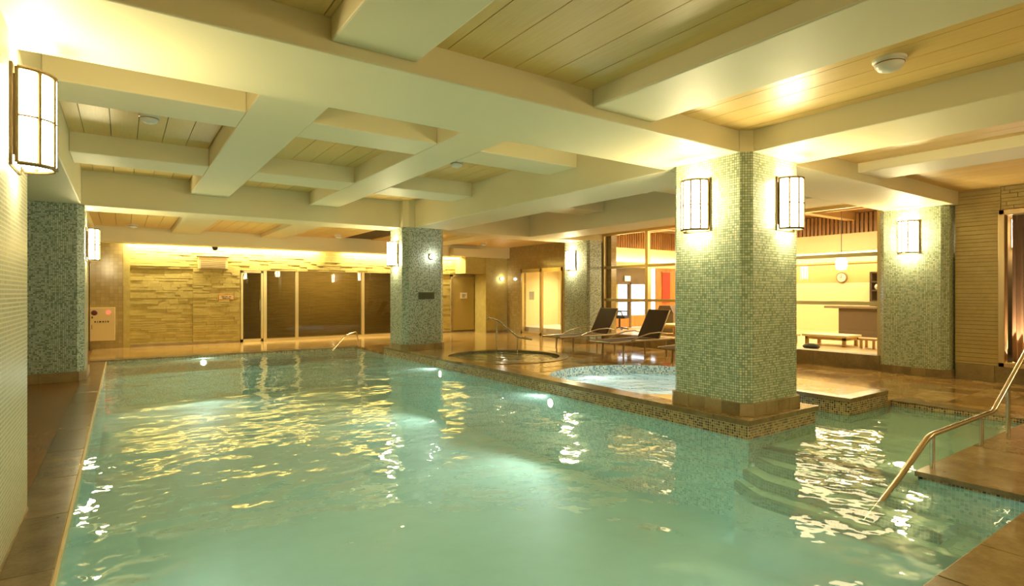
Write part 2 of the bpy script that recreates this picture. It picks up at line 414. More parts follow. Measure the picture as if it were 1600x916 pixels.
# lower decks
slab('deck_slab', M['deck'], 8.1, 3.2, -.3, 11.2, 17.4, ZD-.004, floor)
slab('deck_slab', M['deck'], 8.235, -6, -.3, 11.3, 3.2, ZD-.004, floor)
tiles(floor, M['deck'], 8.24, .6, 11.2, 9.6, ZD, .42, skip=lambda x, y, r: (y < 3.7 and x < 8.4) or (x > 10.95 and 3.3 < y < 4.6))
slab('far_deck', M['deck'], -.6, 14.4, -.3, 8.1, 17.5, ZD-.002, floor)
slab('far_deck', M['deck'], 5.06, 12.6, -.3, 8.1, 14.4, ZD-.002, floor)
# lip of the right deck
rl = struct(empty('trim_3'))
edge((8.2,3.2),(8.2,1.8), -.02, .044, M['tile_lip'], .05, 'mosaic_strip', rl, 1)
for i in range(3):
    slab('nosing_stone', M['coping_warm'], 8.19, 1.80+.467*i, .044, 8.42, 1.80+.467*(i+1)-.003, ZD+.003, rl, .004)
# near block with the handrail and the near coping
bl = struct(empty('trim_4'))
slab('block_core', M['coping'], 5.13, -6, -.3, 8.2, 1.78, .02, bl)
b = MB(); b.poly([(5.115,1.80,-.5),(5.115,1.1,-.5),(5.115,1.1,.0),(5.115,1.80,.0)]); b.obj('block_wall', M['tile_pool'], bl)
b = MB(); b.box(5.112,1.0,-.015,5.15,1.80,.02); b.box(5.112,1.77,-.015,8.2,1.802,.02); b.obj('mosaic_strip', M['tile_lip'], bl)
for i in range(5):
    x0 = 5.09+.622*i
    slab('slab_stone', M['coping_warm'], x0+.003, 1.10, .018, x0+.619, 1.82, ZD, bl, .005)
    slab('slab_stone', M['coping_warm'], x0+.003, .45, .018, x0+.619, 1.094, ZD-.001, bl, .004)
ox = -.30
for i in range(9):
    slab('coping_stone', M['coping_warm'], ox+.002, .55, .012, min(ox+.6,5.09)-.002, 1.085, ZD, bl, .006); ox += .6
slab('deck_slab', M['coping_warm'], -.6, -6, -.3, 5.13, .56, ZD-.004, floor)
# coping along the pool's long side and the recess floor between the pilasters
cl = struct(empty('trim_5'))
y = 1.0
while y < 14.4:
    y1 = min(y+.9, 14.4); slab('coping_stone', M['coping'], -.55, y+.002, -.02, -.285, y1-.002, ZD-.02, cl, .006); y = y1
slab('coping_edge', M['panel_cream'], -.292, 1.07, -.1, -.272, 14.38, .026, cl)
b = MB(); b.box(-.29,14.395,-.12,5.06,14.43,.028); b.obj('mosaic_strip', M['tile_lip'], cl)
for i in range(9): slab('coping_stone', M['coping_warm'], -.55+.63*i+.002, 14.385, .028, -.55+.63*(i+1)-.002, 14.7, ZD+.002, cl, .004)
slab('recess_floor', M['recess_floor'], -1.7, -6, -.3, -.55, 17.5, ZD-.03, floor)

# ------------------------------------------------------------------ walls (setting)
wl = struct(empty('wall_left'))
slab('wall_face', M['brown_tile'], -1.9, -6, -.3, -1.72, 12.6, 3.6, wl)
ws = struct(empty('wall_side'))
slab('wall_face', M['brown_tile'], -1.8, 12.68, -.3, -.68, 17.6, 3.6, ws)
wb = struct(empty('wall_back'))
slab('wall_face', M['plaster'], -1.8, -6.2, -.3, 11.5, -6, 3.6, wb)
wf = struct(empty('wall_far'))
slab('wall_core', M['ledge'], -.7, 17.44, -.3, 2.72, 17.7, 3.6, wf)
slab('wall_core', M['ledge'], 2.72, 17.44, 2.12, 8.0, 17.7, 3.6, wf)
slab('wall_core', M['ledge'], 8.0, 17.44, -.3, 13.5, 17.7, 3.6, wf)
slab('tile_panel', M['brown_tile'], -.66, 17.31, 0, .018, 17.45, 2.70, wf)
slab('stone_post', M['ledge'], .02, 17.32, 0, .16, 17.45, 2.70, wf)
def ledge(x0, x1, z0, z1, y, rnd, hmin, hmax, wmin, wmax, axis='y', sign=-1):
    b = MB(); z = z0
    while z < z1-.005:
        h = min(random.uniform(hmin, hmax), z1-z); x = x0
        while x < x1-.01:
            w = min(random.uniform(wmin, wmax), x1-x); p = random.uniform(.3, 1)*rnd
            if axis == 'y': b.box(x+.002, y-p, z+.002, x+w-.002, y+.03, z+h-.002)
            else: b.box(y-p, x+.004, z+.0035, y+.03, x+w-.004, z+h-.0035)
            x += w
        z += h
    return b
stuff(ledge(.16, 1.56, .12, 2.10, 17.40, .03, .05,.09,.2,.45).obj('ledge_stones', M['ledge'], wf))
stuff(ledge(1.56, 2.72, .12, 2.10, 17.35, .03, .05,.09,.2,.45).obj('ledge_stones', M['ledge'], wf))
stuff(ledge(.02, 9.6, 2.10, 2.70, 17.36, .035, .05,.09,.2,.5).obj('ledge_stones', M['ledge'], wf))
stuff(ledge(8.0, 10.4, .12, 2.10, 17.40, .03, .06,.1,.25,.5).obj('ledge_stones', M['ledge'], wf))
for x0, x1 in ((-.66,.16),(.16,1.56),(1.56,2.72),(8.0,10.4)):
    slab('base_course', M['base'], x0, 17.33, 0, x1-.004, 17.46, .14, wf, .004)
wfr = struct(empty('wall_return'))
slab('wall_face', M['ledge'], 10.4, 16.6, -.3, 11.6, 17.5, 3.6, wf)
slab('base_course', M['base'], 10.39, 16.57, 0, 11.3, 16.62, .14, wfr, .004)
slab('lintel', M['ledge'], 9.6, 16.62, 2.12, 10.4, 17.4, 2.70, wf)
# soffit that hides the light trough
cvb = struct(empty('trim_6'))
slab('soffit', M['plaster'], -.66, 16.45, 2.68, 11.3, 16.95, 3.6, cvb)
slab('soffit_box', M['plaster'], 7.9, 16.30, 2.70, 8.75, 16.46, 2.98, cvb, .005)
slab('soffit_box', M['plaster'], 8.9, 16.2, 2.68, 10.1, 16.46, 2.93, cvb, .005)
wr = struct(empty('wall_right'))
slab('wall_core', M['joint'], 11.28, 2.86, -.3, 11.6, 3.44, 3.6, wr)
slab('wall_core', M['joint'], 11.28, .40, 2.68, 11.6, 2.86, 3.6, wr)
slab('wall_core', M['ledge_dark'], 11.28, .40, -.3, 11.6, 2.86, .34, wr)
slab('wall_core', M['ledge_dark'], 11.28, -6.2, -.3, 11.6, .40, 3.6, wr)
stuff(ledge(2.86, 3.45, .30, 3.2, 11.27, .014, .045,.075,.6,.9, 'x').obj('course_tiles', M['ledge_dark'], wr))
stuff(ledge(1.2, 2.86, 2.70, 3.2, 11.27, .016, .045,.075,.25,.6, 'x').obj('course_tiles', M['ledge_dark'], wr))
for i in range(6): slab('base_course', M['base'], 11.22, .4+.506*i, 0, 11.3, .4+.506*(i+1)-.004, .31, wr, .005)
# wall with the sliding doors
wd = struct(empty('wall_door'))
slab('wall_face', M['brown_tile'], 11.3, 15.74, -.3, 11.5, 17.5, 3.6, wd)
slab('wall_face', M['brown_tile'], 11.3, 13.54, 2.26, 11.5, 15.74, 3.6, wd)
slab('wall_face', M['brown_tile'], 11.3, 11.4, -.3, 11.5, 13.54, 3.6, wd)

# ------------------------------------------------------------------ ceiling (setting): planks, main and secondary beams
ce = struct(empty('ceiling'))
slab('roof_slab', M['dark_gap'], -1.8, -6.2, 3.56, 11.6, 17.7, 3.8, ce)
slab('backing', M['dark_gap'], -.55, -6, 3.14, 11.3, 3.4, 3.2, ce)
slab('backing', M['dark_gap'], -.7, 12.35, 3.08, 11.3, 16.5, 3.14, ce)
slab('backing', M['dark_gap'], 9.55, 4.4, 3.14, 11.3, 11.6, 3.2, ce)
PW = .277
def planks(x0, x1, y0, y1, z):
    k = math.floor((x0-1.82)/PW); cache = {}
    while 1.82+PW*k < x1:
        a, b_ = max(x0, 1.82+PW*k), min(x1, 1.82+PW*(k+1)); k += 1
        w = b_-a-.007
        if w < .02: continue
        key = round(w, 3)
        if key not in cache: cache[key] = box(-w/2, -(y1-y0)/2, 0, w/2, (y1-y0)/2, .03).mesh('plank', M['plank'])
        o = bpy.data.objects.new('plank', cache[key]); C.objects.link(o); o.parent = ce; o.location = ((a+b_)/2, (y0+y1)/2, z)
for x0, x1 in ((-.55,1.03),(1.59,3.16),(3.87,5.28),(6.2,7.75),(8.45,11.28)): planks(x0, x1, -6, 3.4, 3.11)
for x0, x1 in ((-.55,1.0),(1.62,3.08),(3.68,5.28),(6.2,8.6)):
    for y0, y1 in ((4.4,6.0),(6.63,8.9),(9.65,11.6)): planks(x0, x1, y0, y1, 3.47)
slab('backing', M['dark_gap'], -.55, 4.4, 3.505, 8.6, 11.6, 3.55, ce)
for x0, x1 in ((-.66,1.0),(1.62,3.08),(3.68,5.3),(6.2,7.7),(8.4,11.28)): planks(x0, x1, 12.35, 16.45, 3.05)
planks(9.55, 11.2, 4.4, 11.6, 3.11)
def beam(*a): return slab('beam', M['plaster'], *a, ce, .012)
beam(-.55, 3.4, ZM, 11.28, 4.4, 3.56)                       # over the pillars, across the pool
beam(5.28, -6, ZM, 6.2, 3.4, 3.2); beam(5.28, 4.4, ZM, 6.2, 11.6, 3.56)
beam(-.66, 11.6, ZM, 11.3, 12.35, 3.56)
beam(8.6, 4.4, ZM, 9.55, 11.6, 3.56)
beam(-1.65, -6, ZM, -.55, 17.44, 3.56)
for x0, x1, z in ((1.03,1.59,2.965),(3.16,3.87,2.965),(7.75,8.45,2.99)): beam(x0, -6, z, x1, 3.4, 3.2)
for x0, x1 in ((1.0,1.62),(3.08,3.68)): beam(x0, 4.4, 3.22, x1, 11.6, 3.52)
for y0, y1 in ((6.0,6.63),(8.9,9.65)):
    for x0, x1 in ((-.55,1.0),(1.62,3.08),(3.68,5.28),(6.2,8.6)): beam(x0, y0, 3.22, x1, y1, 3.52)
for x0, x1 in ((1.0,1.62),(3.08,3.68),(7.7,8.4)): beam(x0, 12.35, 2.95, x1, 16.45, 3.12)
MB().prism([(5.18,3.39),(5.27,3.30),(5.42,3.30),(5.42,3.41),(5.29,3.41),(5.29,3.6),(5.18,3.6)], ZM, 3.11).obj('beam_corner', M['plaster'], ce)
MB().prism([(5.03,11.45),(5.13,11.35),(5.30,11.35),(5.30,11.61),(5.03,11.61)], ZM, 3.47).obj('beam_corner', M['plaster'], ce)

# ------------------------------------------------------------------ pillars
def oct_outline(x0, y0, x1, y1, c):
    return [(x0+c,y0),(x1-c,y0),(x1,y0+c),(x1,y1-c),(x1-c,y1),(x0+c,y1),(x0,y1-c),(x0,y0+c)]
def pillar(x0, y0, x1, y1, z0, mat, label, c=.09, hb=.13, top=ZM, n=4, e=.03):
    r = empty('mosaic_pillar', ((x0+x1)/2, (y0+y1)/2, z0)); tag(r, label, 'pillar', kind='thing')
    cx, cy = r.location.x, r.location.y
    L = [(p[0]-cx, p[1]-cy) for p in oct_outline(x0, y0, x1, y1, c)]
    MB().prism(L, hb*.5, top-z0).obj('shaft', M[mat], r)
    B = [(p[0]-cx, p[1]-cy) for p in oct_outline(x0-e, y0-e, x1+e, y1+e, c+.01)]
    for i in range(8):
        p, q = Vector(B[i]), Vector(B[(i+1) % 8]); k = n if (q-p).length > .3 else 1
        nin = Vector((-(q-p).y, (q-p).x)).normalized()*.06
        for j in range(k):
            a, d = p+(q-p)*(j/k), p+(q-p)*((j+1)/k); g = (d-a).normalized()*.002
            a, d = a+g, d-g
            MB().prism([tuple(a), tuple(d), tuple(d+nin), tuple(a+nin)], 0, hb).obj('base_stone', M['base'], r)
    return r
pillar(5.18, 3.30, 6.19, 4.28, ZI, 'tile_green', 'big green mosaic pillar with two lanterns standing at the corner of the raised deck')
pillar(5.02, 11.35, 6.02, 12.22, ZI, 'tile_blue', 'pale mosaic pillar with a dark plaque, at the far end of the pool', .11)
pillar(11.03, 3.475, 11.55, 4.50, ZD, 'tile_green', 'green mosaic pillar with one lantern against the stone wall beside the window', .09)
pillar(10.43, 11.4, 10.98, 12.45, ZD, 'tile_blue', 'narrow mosaic pillar with a lantern between the sliding doors and the glazing', .06)
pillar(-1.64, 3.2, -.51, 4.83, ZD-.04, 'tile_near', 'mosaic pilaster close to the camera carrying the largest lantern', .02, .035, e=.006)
pillar(-1.64, 11.45, -.51, 12.6, ZD-.04, 'tile_blue', 'dark mosaic pilaster beside the red alarm light, at the pool edge', .09, .16)

# ------------------------------------------------------------------ lanterns
def make_lantern():
    r = empty('wall_lantern')
    ry, rx, h, n = .145, .15, .53, 5
    def P(i): a = -math.pi/2 + math.pi*i/n; return (rx*math.cos(a)+.03, ry*math.sin(a))
    box(0, -ry-.03, -h/2-.02, .014, ry+.03, h/2+.02).obj('back_plate', M['bronze'], r, bevel=.003)
    for s in (-1, 1): box(.01, s*ry-.012, -h/2+.04, .032, s*ry+.012, h/2-.04).obj('bracket', M['bronze'], r)
    for i in range(n):
        a, b = P(i), P(i+1)
        for z0, z1 in ((-h/2+.006, -.003), (.003, h/2-.006)):
            d = Vector((b[0]-a[0], b[1]-a[1])); g = d.normalized()*.005; nn = Vector((d.y, -d.x)).normalized()
            q = [(a[0]+g.x, a[1]+g.y), (b[0]-g.x, b[1]-g.y)]
            pts = [q[0]]
            for k in (1, 2, 3):
                f = k/4; bulge = .018*math.sin(math.pi*f)
                pts.append((q[0][0]+(q[1][0]-q[0][0])*f+nn.x*bulge, q[0][1]+(q[1][1]-q[0][1])*f+nn.y*bulge))
            pts.append(q[1])
            m = MB(); m.v = [(p[0],p[1],z0) for p in pts]+[(p[0],p[1],z1) for p in pts]; m.f = [(k,k+1,6+k,5+k) for k in range(4)]
            m.obj('glass_panel', M['lantern'], r)
    fine = [(rx*1.04*math.cos(-math.pi/2+math.pi*i/20)+.03, ry*1.04*math.sin(-math.pi/2+math.pi*i/20)) for i in range(21)]
    for z in (-h/2, h/2): MB().tube([(p[0],p[1],z) for p in fine], .0125, 8).obj('rim', M['bronze'], r)
    MB().tube([(p[0]+.002,p[1]*1.02,0) for p in fine], .0062, 6).obj('middle_band', M['bronze'], r)
    for i in range(n+1): a = P(i); MB().tube([(.03+(a[0]-.03)*1.06,a[1]*1.06,-h/2),(.03+(a[0]-.03)*1.06,a[1]*1.06,h/2)], .0105, 8).obj('rib', M['bronze'], r)
    d = MB().poly([(p[0]*.94,p[1]*.94,-h/2+.012) for p in fine][::-1]); d.obj('bottom_diffuser', M['lantern'], r)
    MB().lathe([(0,-.02),(.008,-.016),(.01,-.006),(.006,0)], 10, (.1,0,-h/2)).obj('finial', M['bronze'], r)
    return r
proto = make_lantern(); first = True
def lantern(x, y, z, rz, label):
    global first
    o = proto if first else copy_tree(proto); first = False
    o.location = (x, y, z); o.rotation_euler[2] = rz
    tag(o, label, 'lantern', 'half-round wall lanterns'); return o
PI = math.pi
lantern(-.51, 4.27, 2.44, 0, 'largest glowing half-round lantern, on the mosaic pilaster close to the camera')
lantern(5.18, 3.90, 2.40, PI, 'lantern on the pool-facing side of the big green pillar')
lantern(5.86, 3.30, 2.40, -PI/2, 'lantern near the corner of the big green pillar, facing the entry steps')
lantern(11.03, 4.02, 2.40, PI, 'lantern on the green pillar against the stone wall')
lantern(5.02, 11.82, 2.32, PI, 'lantern on the pale pillar at the far end of the pool')
lantern(10.43, 12.06, 2.36, PI, 'lantern on the narrow pillar beside the sliding doors')
lantern(-.51, 12.05, 2.28, 0, 'distant lantern on the dark pilaster above the alarm panel')
lantern(5.22, -3.2, 2.40, PI, 'added fill lantern on the pier behind the camera, facing the pool side')  # from here on: unseen lanterns, added as warm fill for the near bay
lantern(5.71, -2.4, 2.40, PI/2, 'added fill lantern on the pier behind the camera, facing the big green pillar')
lantern(2.0, -6.0, 2.40, PI/2, 'added fill lantern in the middle of the back wall behind the camera')
lantern(11.28, -1.6, 2.40, PI, 'added fill lantern on the stone wall behind the camera')
slab('beam_pier', M['plaster'], 5.22, -4.0, 0, 6.2, -2.4, ZM, wb)

# ------------------------------------------------------------------ cove light over the far wall
def cove_light(x0, x1, y, z, label):
    t = empty('cove_light', ((x0+x1)/2, y, z)); tag(t, label, 'light')
    L = (x1-x0)/2
    MB().tube([(-L,0,0),(L,0,0)], .018, 8).obj('tube', M['cove'], t)
    for s in (-1, 1): box(s*L-.02, -.025, -.025, s*L+.02, .025, .06).obj('socket', M['white_plastic'], t)
    ld = bpy.data.lights.new('cove_lamp', 'AREA'); ld.shape = 'RECTANGLE'; ld.size = 2*L; ld.size_y = .08; ld.energy = 58*L; ld.color = (1, .84, .45)
    lo = bpy.data.objects.new('cove_lamp', ld); C.objects.link(lo); lo.parent = t; lo.location = (0, 0, -.03); lo.visible_glossy = True
cove_light(.1, 4.9, 17.18, 2.80, 'long fluorescent tube hidden in the trough over the stone wall')
cove_light(5.6, 9.7, 17.18, 2.80, 'tube hidden in the trough over the sauna glass')

# ------------------------------------------------------------------ water
o = MB().poly([(-.285,1.075,0),(5.11,1.075,0),(5.11,1.80,0),(8.2,1.80,0),(8.2,3.2,0),(7.09,3.2,0),(7.09,4.0,0),(6.35,4.0,0),(6.35,3.22,0),(5.06,3.22,0),(5.06,14.4,0),(-.285,14.4,0)]).obj('pool_water', M['water'])
tag(o, 'milky turquoise rippled water filling the long pool and its entry steps', 'water', kind='stuff')
o = MB().poly([(p[0],p[1],.04) for p in spa_outline(SP[2]-.003)]).obj('spa_water', M['spa_water'])
tag(o, 'pale foamy water in the round spa with the blue and white rim', 'water', kind='stuff')
o = MB().poly([(p[0],p[1],ZI-.035) for p in plunge_outline(PL[2]-.003)]).obj('plunge_water', M['plunge_water'])
tag(o, 'still grey-green water in the round pool beyond the spa', 'water', kind='stuff')

# ------------------------------------------------------------------ underwater lights
def uw_light(x, y, z, rz, label, e=6.5):
    t = empty('underwater_light', (x, y, z), rz); tag(t, label, 'light', 'underwater pool lights')
    MB().lathe([(0,.018),(.05,.016),(.062,.008)], 20).obj('lens', M['spot'], t).rotation_euler = (0, PI/2, 0)
    MB().lathe([(.062,0),(.085,0),(.085,.012),(.062,.014)], 20, caps=False).obj('rim', M['steel'], t).rotation_euler = (0, PI/2, 0)
    ld = bpy.data.lights.new('lamp', 'SPOT'); ld.energy = e*12; ld.color = (.92, 1.0, .92); ld.shadow_soft_size = .08; ld.spot_size = math.radians(150); ld.spot_blend = .6
    lo = bpy.data.objects.new('lamp', ld); C.objects.link(lo); lo.parent = t; lo.location = (.05, 0, 0); lo.rotation_euler = (0, math.radians(-80), 0)
uw_light(1.5, 14.38, -.12, -PI/2, 'underwater light in the far end wall of the pool')
uw_light(5.045, 9.70, -.115, PI, 'underwater light below the island lip, the farther one')
uw_light(5.045, 6.3, -.125, PI, 'underwater light below the island lip, beside the spa')
uw_light(6.42, 7.20, -.12, -PI/2, 'underwater light in the wall of the round foamy spa', 6)
uw_light(6.3, 4.36, -.12, PI/2, 'underwater light in the near wall of the round foamy spa', 6)
uw_light(-.28, 3.0, -.45, 0, 'underwater light low in the wall under the long coping', 3)
uw_light(2.4, 1.09, -.45, PI/2, 'underwater light in the near end wall of the pool', 1.4)

# ------------------------------------------------------------------ sauna front, far wall
win = struct(empty('window_1'))
slab('sauna_room', M['sauna'], 2.7, 18.9, -.3, 8.05, 19.0, 2.6, win)
slab('sauna_room', M['sauna'], 2.62, 17.7, -.3, 2.72, 19.0, 2.6, win); slab('sauna_room', M['sauna'], 8.0, 17.7, -.3, 8.1, 19.0, 2.6, win)
slab('sauna_room', M['sauna'], 2.6, 17.6, 2.4, 8.1, 19.0, 2.6, win); slab('sauna_room', M['sauna'], 2.6, 17.44, -.3, 8.1, 19.0, .05, win)
slab('fill_strip', M['sauna_fill'], 4.2, 17.9, 2.385, 6.8, 18.0, 2.399, win)  # added glowing strip, lifts the dark interior behind the tinted glass
slab('head_rail', M['gold_frame'], 2.72, 17.38, 2.09, 8.0, 17.46, 2.13, win)
slab('sill', M['gold_frame'], 3.40, 17.33, .05, 8.0, 17.47, .13, win)
for x in (3.38, 4.26, 6.28, 7.99): slab('mullion', M['gold_frame'], x-.045, 17.36, .06, x+.045, 17.47, 2.1, win, .004)
for x0, x1 in ((3.425,4.215),(4.305,6.235),(6.325,7.945)): sheet('pane', M['dark_glass'], x0, 17.41, .13, x1, 17.42, 2.09, win)
d = struct(empty('door_1'))
slab('door_frame', M['gold_frame'], 2.74, 17.36, .06, 2.80, 17.47, 2.08, d); slab('door_frame', M['gold_frame'], 3.27, 17.36, .06, 3.33, 17.47, 2.08, d)
slab('door_frame', M['gold_frame'], 2.74, 17.36, 2.02, 3.33, 17.47, 2.09, d); slab('door_frame', M['gold_frame'], 2.74, 17.36, .06, 3.33, 17.47, .14, d)
sheet('pane', M['dark_glass'], 2.80, 17.40, .14, 3.27, 17.41, 2.02, d)
MB().tube([(3.23,17.34,.95),(3.23,17.30,.95),(3.23,17.30,1.25),(3.23,17.34,1.25)], .012, 8).obj('door_handle', M['steel'], d)
# recessed door to the right of the pale pillar
d = struct(empty('door_3'))
slab('door_leaf', M['olive_door'], 9.5, 17.33, .1, 10.36, 17.38, 2.02, d, .004)
slab('door_frame', M['base'], 9.42, 17.32, .06, 9.5, 17.4, 2.1, d); slab('door_frame', M['base'], 9.42, 17.32, 2.02, 10.4, 17.4, 2.1, d)

# ------------------------------------------------------------------ sliding glass doors with a lit passage behind
d = struct(empty('door_2'))
for y0, y1 in ((13.54,13.60),(14.58,14.68),(15.66,15.74)): slab('door_frame', M['gold_frame'], 11.28, y0, .06, 11.36, y1, 2.26, d)
slab('door_frame', M['gold_frame'], 11.28, 13.54, 2.14, 11.36, 15.74, 2.26, d); slab('door_frame', M['gold_frame'], 11.28, 13.54, .04, 11.36, 15.74, .13, d)
sheet('pane', M['clear_glass'], 11.31, 13.6, .13, 11.32, 14.58, 2.14, d); sheet('pane', M['clear_glass'], 11.31, 14.68, .13, 11.32, 15.66, 2.14, d)
ps = struct(empty('wall_passage'))
slab('wall_face', M['lounge_cream'], 13.4, 13.3, -.3, 13.5, 16.4, 2.7, ps); slab('wall_face', M['lounge_cream'], 11.5, 16.3, -.3, 13.4, 16.4, 2.7, ps)
slab('wall_face', M['lounge_cream'], 11.5, 13.36, -.3, 13.4, 13.44, 2.7, ps)
slab('passage_ceiling', M['lounge_cream'], 11.5, 13.3, 2.6, 13.5, 16.4, 2.75, ps); slab('passage_floor', M['lounge_floor'], 11.34, 13.33, -.3, 13.5, 16.4, .05, ps)
def downlight(x, y, z, e, label, col=(1,.82,.5), r=.09):
    t = empty('downlight', (x, y, z)); tag(t, label, 'light', 'recessed downlights')
    MB().lathe([(r,0),(r+.02,0),(r+.02,-.012),(r,-.012)], 20, caps=False).obj('trim_ring', M['white_plastic'], t)
    MB().poly([(r*math.cos(2*PI*i/20), r*math.sin(2*PI*i/20), -.006) for i in range(20)][::-1]).obj('lens', M['lens'], t)
    ld = bpy.data.lights.new('lamp', 'SPOT'); ld.energy = e; ld.color = col; ld.shadow_soft_size = .06; ld.spot_size = math.radians(140); ld.spot_blend = .8
    lo = bpy.data.objects.new('lamp', ld); C.objects.link(lo); lo.parent = t; lo.location = (0, 0, -.03)
downlight(12.9, 14.2, 2.59, 160, 'downlight in the passage behind the sliding doors, the nearer one')
downlight(12.9, 15.3, 2.59, 160, 'downlight in the passage behind the sliding doors, the farther one')
o = slab('door_notice', M['white_plastic'], 11.296, 15.0, 1.22, 11.30, 15.28, 1.5); tag(o, 'small pale notice stuck on the sliding glass door', 'sign')
t = empty('floor_box', (12.2, 13.9, .05)); tag(t, 'small dark box on the floor behind the sliding doors', 'box')
box(-.16,-.16,0,.16,.16,.30).obj('body', M['black_plastic'], t, bevel=.01); box(-.17,-.17,.30,.17,.17,.33).obj('lid', M['counter'], t, bevel=.008)

# ------------------------------------------------------------------ glazed partition to the lounge
gz = struct(empty('window_2'))
GX = 11.2
for i in range(12): slab('curb_stone', M['base'], GX-.10, 4.5+.59*i, 0, GX+.16, 4.5+.59*(i+1)-.004, .33, gz, .005)
slab('head_rail', M['gold_frame'], GX-.05, 4.5, 3.05, GX+.05, 11.6, 3.12, gz)
slab('wall_over', M['plaster'], GX-.04, 4.4, 3.1, GX+.1, 11.6, 3.6, gz)
ys = (4.52, 6.2, 8.1, 9.98, 11.58)
for y in ys: slab('mullion', M['gold_frame'], GX-.05, y-.045, .33, GX+.05, y+.045, 3.06, gz, .004)
for z in (1.26, 2.16): slab('transom', M['gold_frame'], GX-.035, 4.5, z-.035, GX+.035, 11.6, z+.035, gz)
for y0, y1 in zip(ys, ys[1:]):
    for z0, z1 in ((.33,1.225),(1.295,2.125),(2.195,3.05)): sheet('pane', M['clear_glass'], GX-.006, y0+.045, z0, GX+.006, y1-.045, z1, gz)
# window in the stone wall, dim room behind
w3 = struct(empty('window_3'))
for a in ((11.2,2.80,.30,11.34,2.88,2.74),(11.2,.36,.30,11.34,.44,2.74),(11.2,.36,2.66,11.34,2.88,2.74),(11.2,.36,.30,11.34,2.88,.37)): slab('window_frame', M['bronze_bright'] if 'bronze_bright' in M else M.setdefault('bronze_bright', plain('polished_bronze', (.78,.58,.32), .3, .9)), *a, w3, .008)
sheet('pane', M['clear_glass'], 11.30, .44, .37, 11.31, 2.80, 2.66, w3)
dr = struct(empty('wall_dim_room'))
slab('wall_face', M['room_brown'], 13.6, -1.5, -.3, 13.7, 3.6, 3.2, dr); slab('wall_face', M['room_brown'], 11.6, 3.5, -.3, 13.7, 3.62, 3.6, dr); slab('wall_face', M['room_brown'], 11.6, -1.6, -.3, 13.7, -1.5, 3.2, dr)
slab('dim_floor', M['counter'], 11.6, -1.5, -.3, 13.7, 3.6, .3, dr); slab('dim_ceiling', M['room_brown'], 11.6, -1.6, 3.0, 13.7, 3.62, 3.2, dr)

# ------------------------------------------------------------------ lounge behind the glazing
lg = struct(empty('wall_lounge_back')); lgf = struct(empty('floor_lounge')); lgc = struct(empty('ceiling_lounge')); lge = struct(empty('wall_lounge_end')); lgs = struct(empty('wall_lounge_side'))
slab('lounge_floor', M['lounge_floor'], 11.33, 3.6, -.1, 18.2, 13.3, .30, lgf)
slab('lower_wall', M['lounge_cream'], 18.0, 3.6, .3, 18.2, 13.3, 1.76, lg); slab('upper_wall', M['lounge_tan'], 18.0, 3.6, 1.76, 18.2, 13.3, 2.34, lg)
slab('picture_rail', M['orange_wood'], 17.94, 3.6, 2.34, 18.2, 13.3, 2.39, lg)
slab('bulkhead', M['lounge_cream'], 16.3, 3.6, 2.62, 16.5, 13.2, 3.08, lgc); slab('bulkhead', M['lounge_cream'], 16.5, 3.6, 2.62, 18.0, 13.2, 2.68, lgc)
slab('wall_face', M['lounge_cream'], 11.6, 3.62, .3, 18.2, 3.7, 4.0, lgs)
slab('lounge_roof', M['lounge_wood'], 11.31, 3.6, 3.62, 18.3, 13.3, 3.75, lgc)
slab('lounge_back', M['lounge_cream'], 18.2, 3.6, 2.3, 18.3, 13.3, 3.7, lg)
for i in range(86): slab('slat', M['slat_wood'], 16.28, 3.7+.11*i, 3.08, 16.34, 3.7+.11*i+.07, 3.60, lgc)
for y in (5.0, 7.2, 9.4, 11.6): slab('lounge_beam', M['lounge_beam'], 11.4, y, 3.42, 16.3, y+.22, 3.62, lgc)
for x in (12.9, 14.6): slab('lounge_beam', M['lounge_beam'], x, 3.7, 3.50, x+.22, 13.2, 3.62, lgc)
# end wall of the lounge with the entrance doors to the daylight
Y2 = 13.2
slab('end_wall', M['lounge_cream'], 11.47, Y2, .0, 13.18, Y2+.12, 3.75, lge)
slab('end_header', M['header_brown'], 13.18, Y2, 1.80, 14.86, Y2+.12, 2.36, lge); slab('end_upper', M['lounge_cream'], 13.18, Y2, 2.36, 18.2, Y2+.12, 3.75, lge)
slab('end_wall', M['orange_wood'], 15.32, Y2, .0, 18.2, Y2+.12, 2.36, lge)
slab('end_wall', M['gold_frame'], 14.86, Y2, .0, 15.0, Y2+.12, 2.36, lge)
slab('end_ledge', M['lounge_cream'], 11.5, Y2-.30, 2.30, 18.0, Y2, 2.36, lge); slab('end_ledge', M['lounge_cream'], 11.5, Y2-.30, 2.36, 18.0, Y2-.27, 2.46, lge)
for i in range(56): slab('slat', M['slat_wood'], 11.6+.11*i, Y2-.05, 2.95, 11.6+.11*i+.07, Y2, 3.55, lge)
d = struct(empty('door_4'))
for x0, x1 in ((13.18,13.26),(13.92,14.0),(14.78,14.86)): slab('door_frame', M['header_brown'], x0, Y2-.02, .3, x1, Y2+.1, 1.80, d)
slab('door_frame', M['header_brown'], 13.18, Y2-.02, 1.74, 14.86, Y2+.1, 1.82, d); slab('door_rail', M['header_brown'], 13.26, Y2-.02, 1.15, 14.78, Y2+.08, 1.20, d)
for x0, x1 in ((13.26,13.92),(14.0,14.78)):
    sheet('pane', M['clear_glass'], x0, Y2+.02, .70, x1, Y2+.03, 1.74, d); slab('door_panel', M['orange_wood'], x0, Y2, .32, x1, Y2+.06, .70, d)
sheet('side_pane', M['clear_glass'], 15.0, Y2+.02, .3, 15.32, Y2+.03, 2.36, d)
M['emit_sign'] = emit('lit_sign', (1, .85, .4), 2.5)
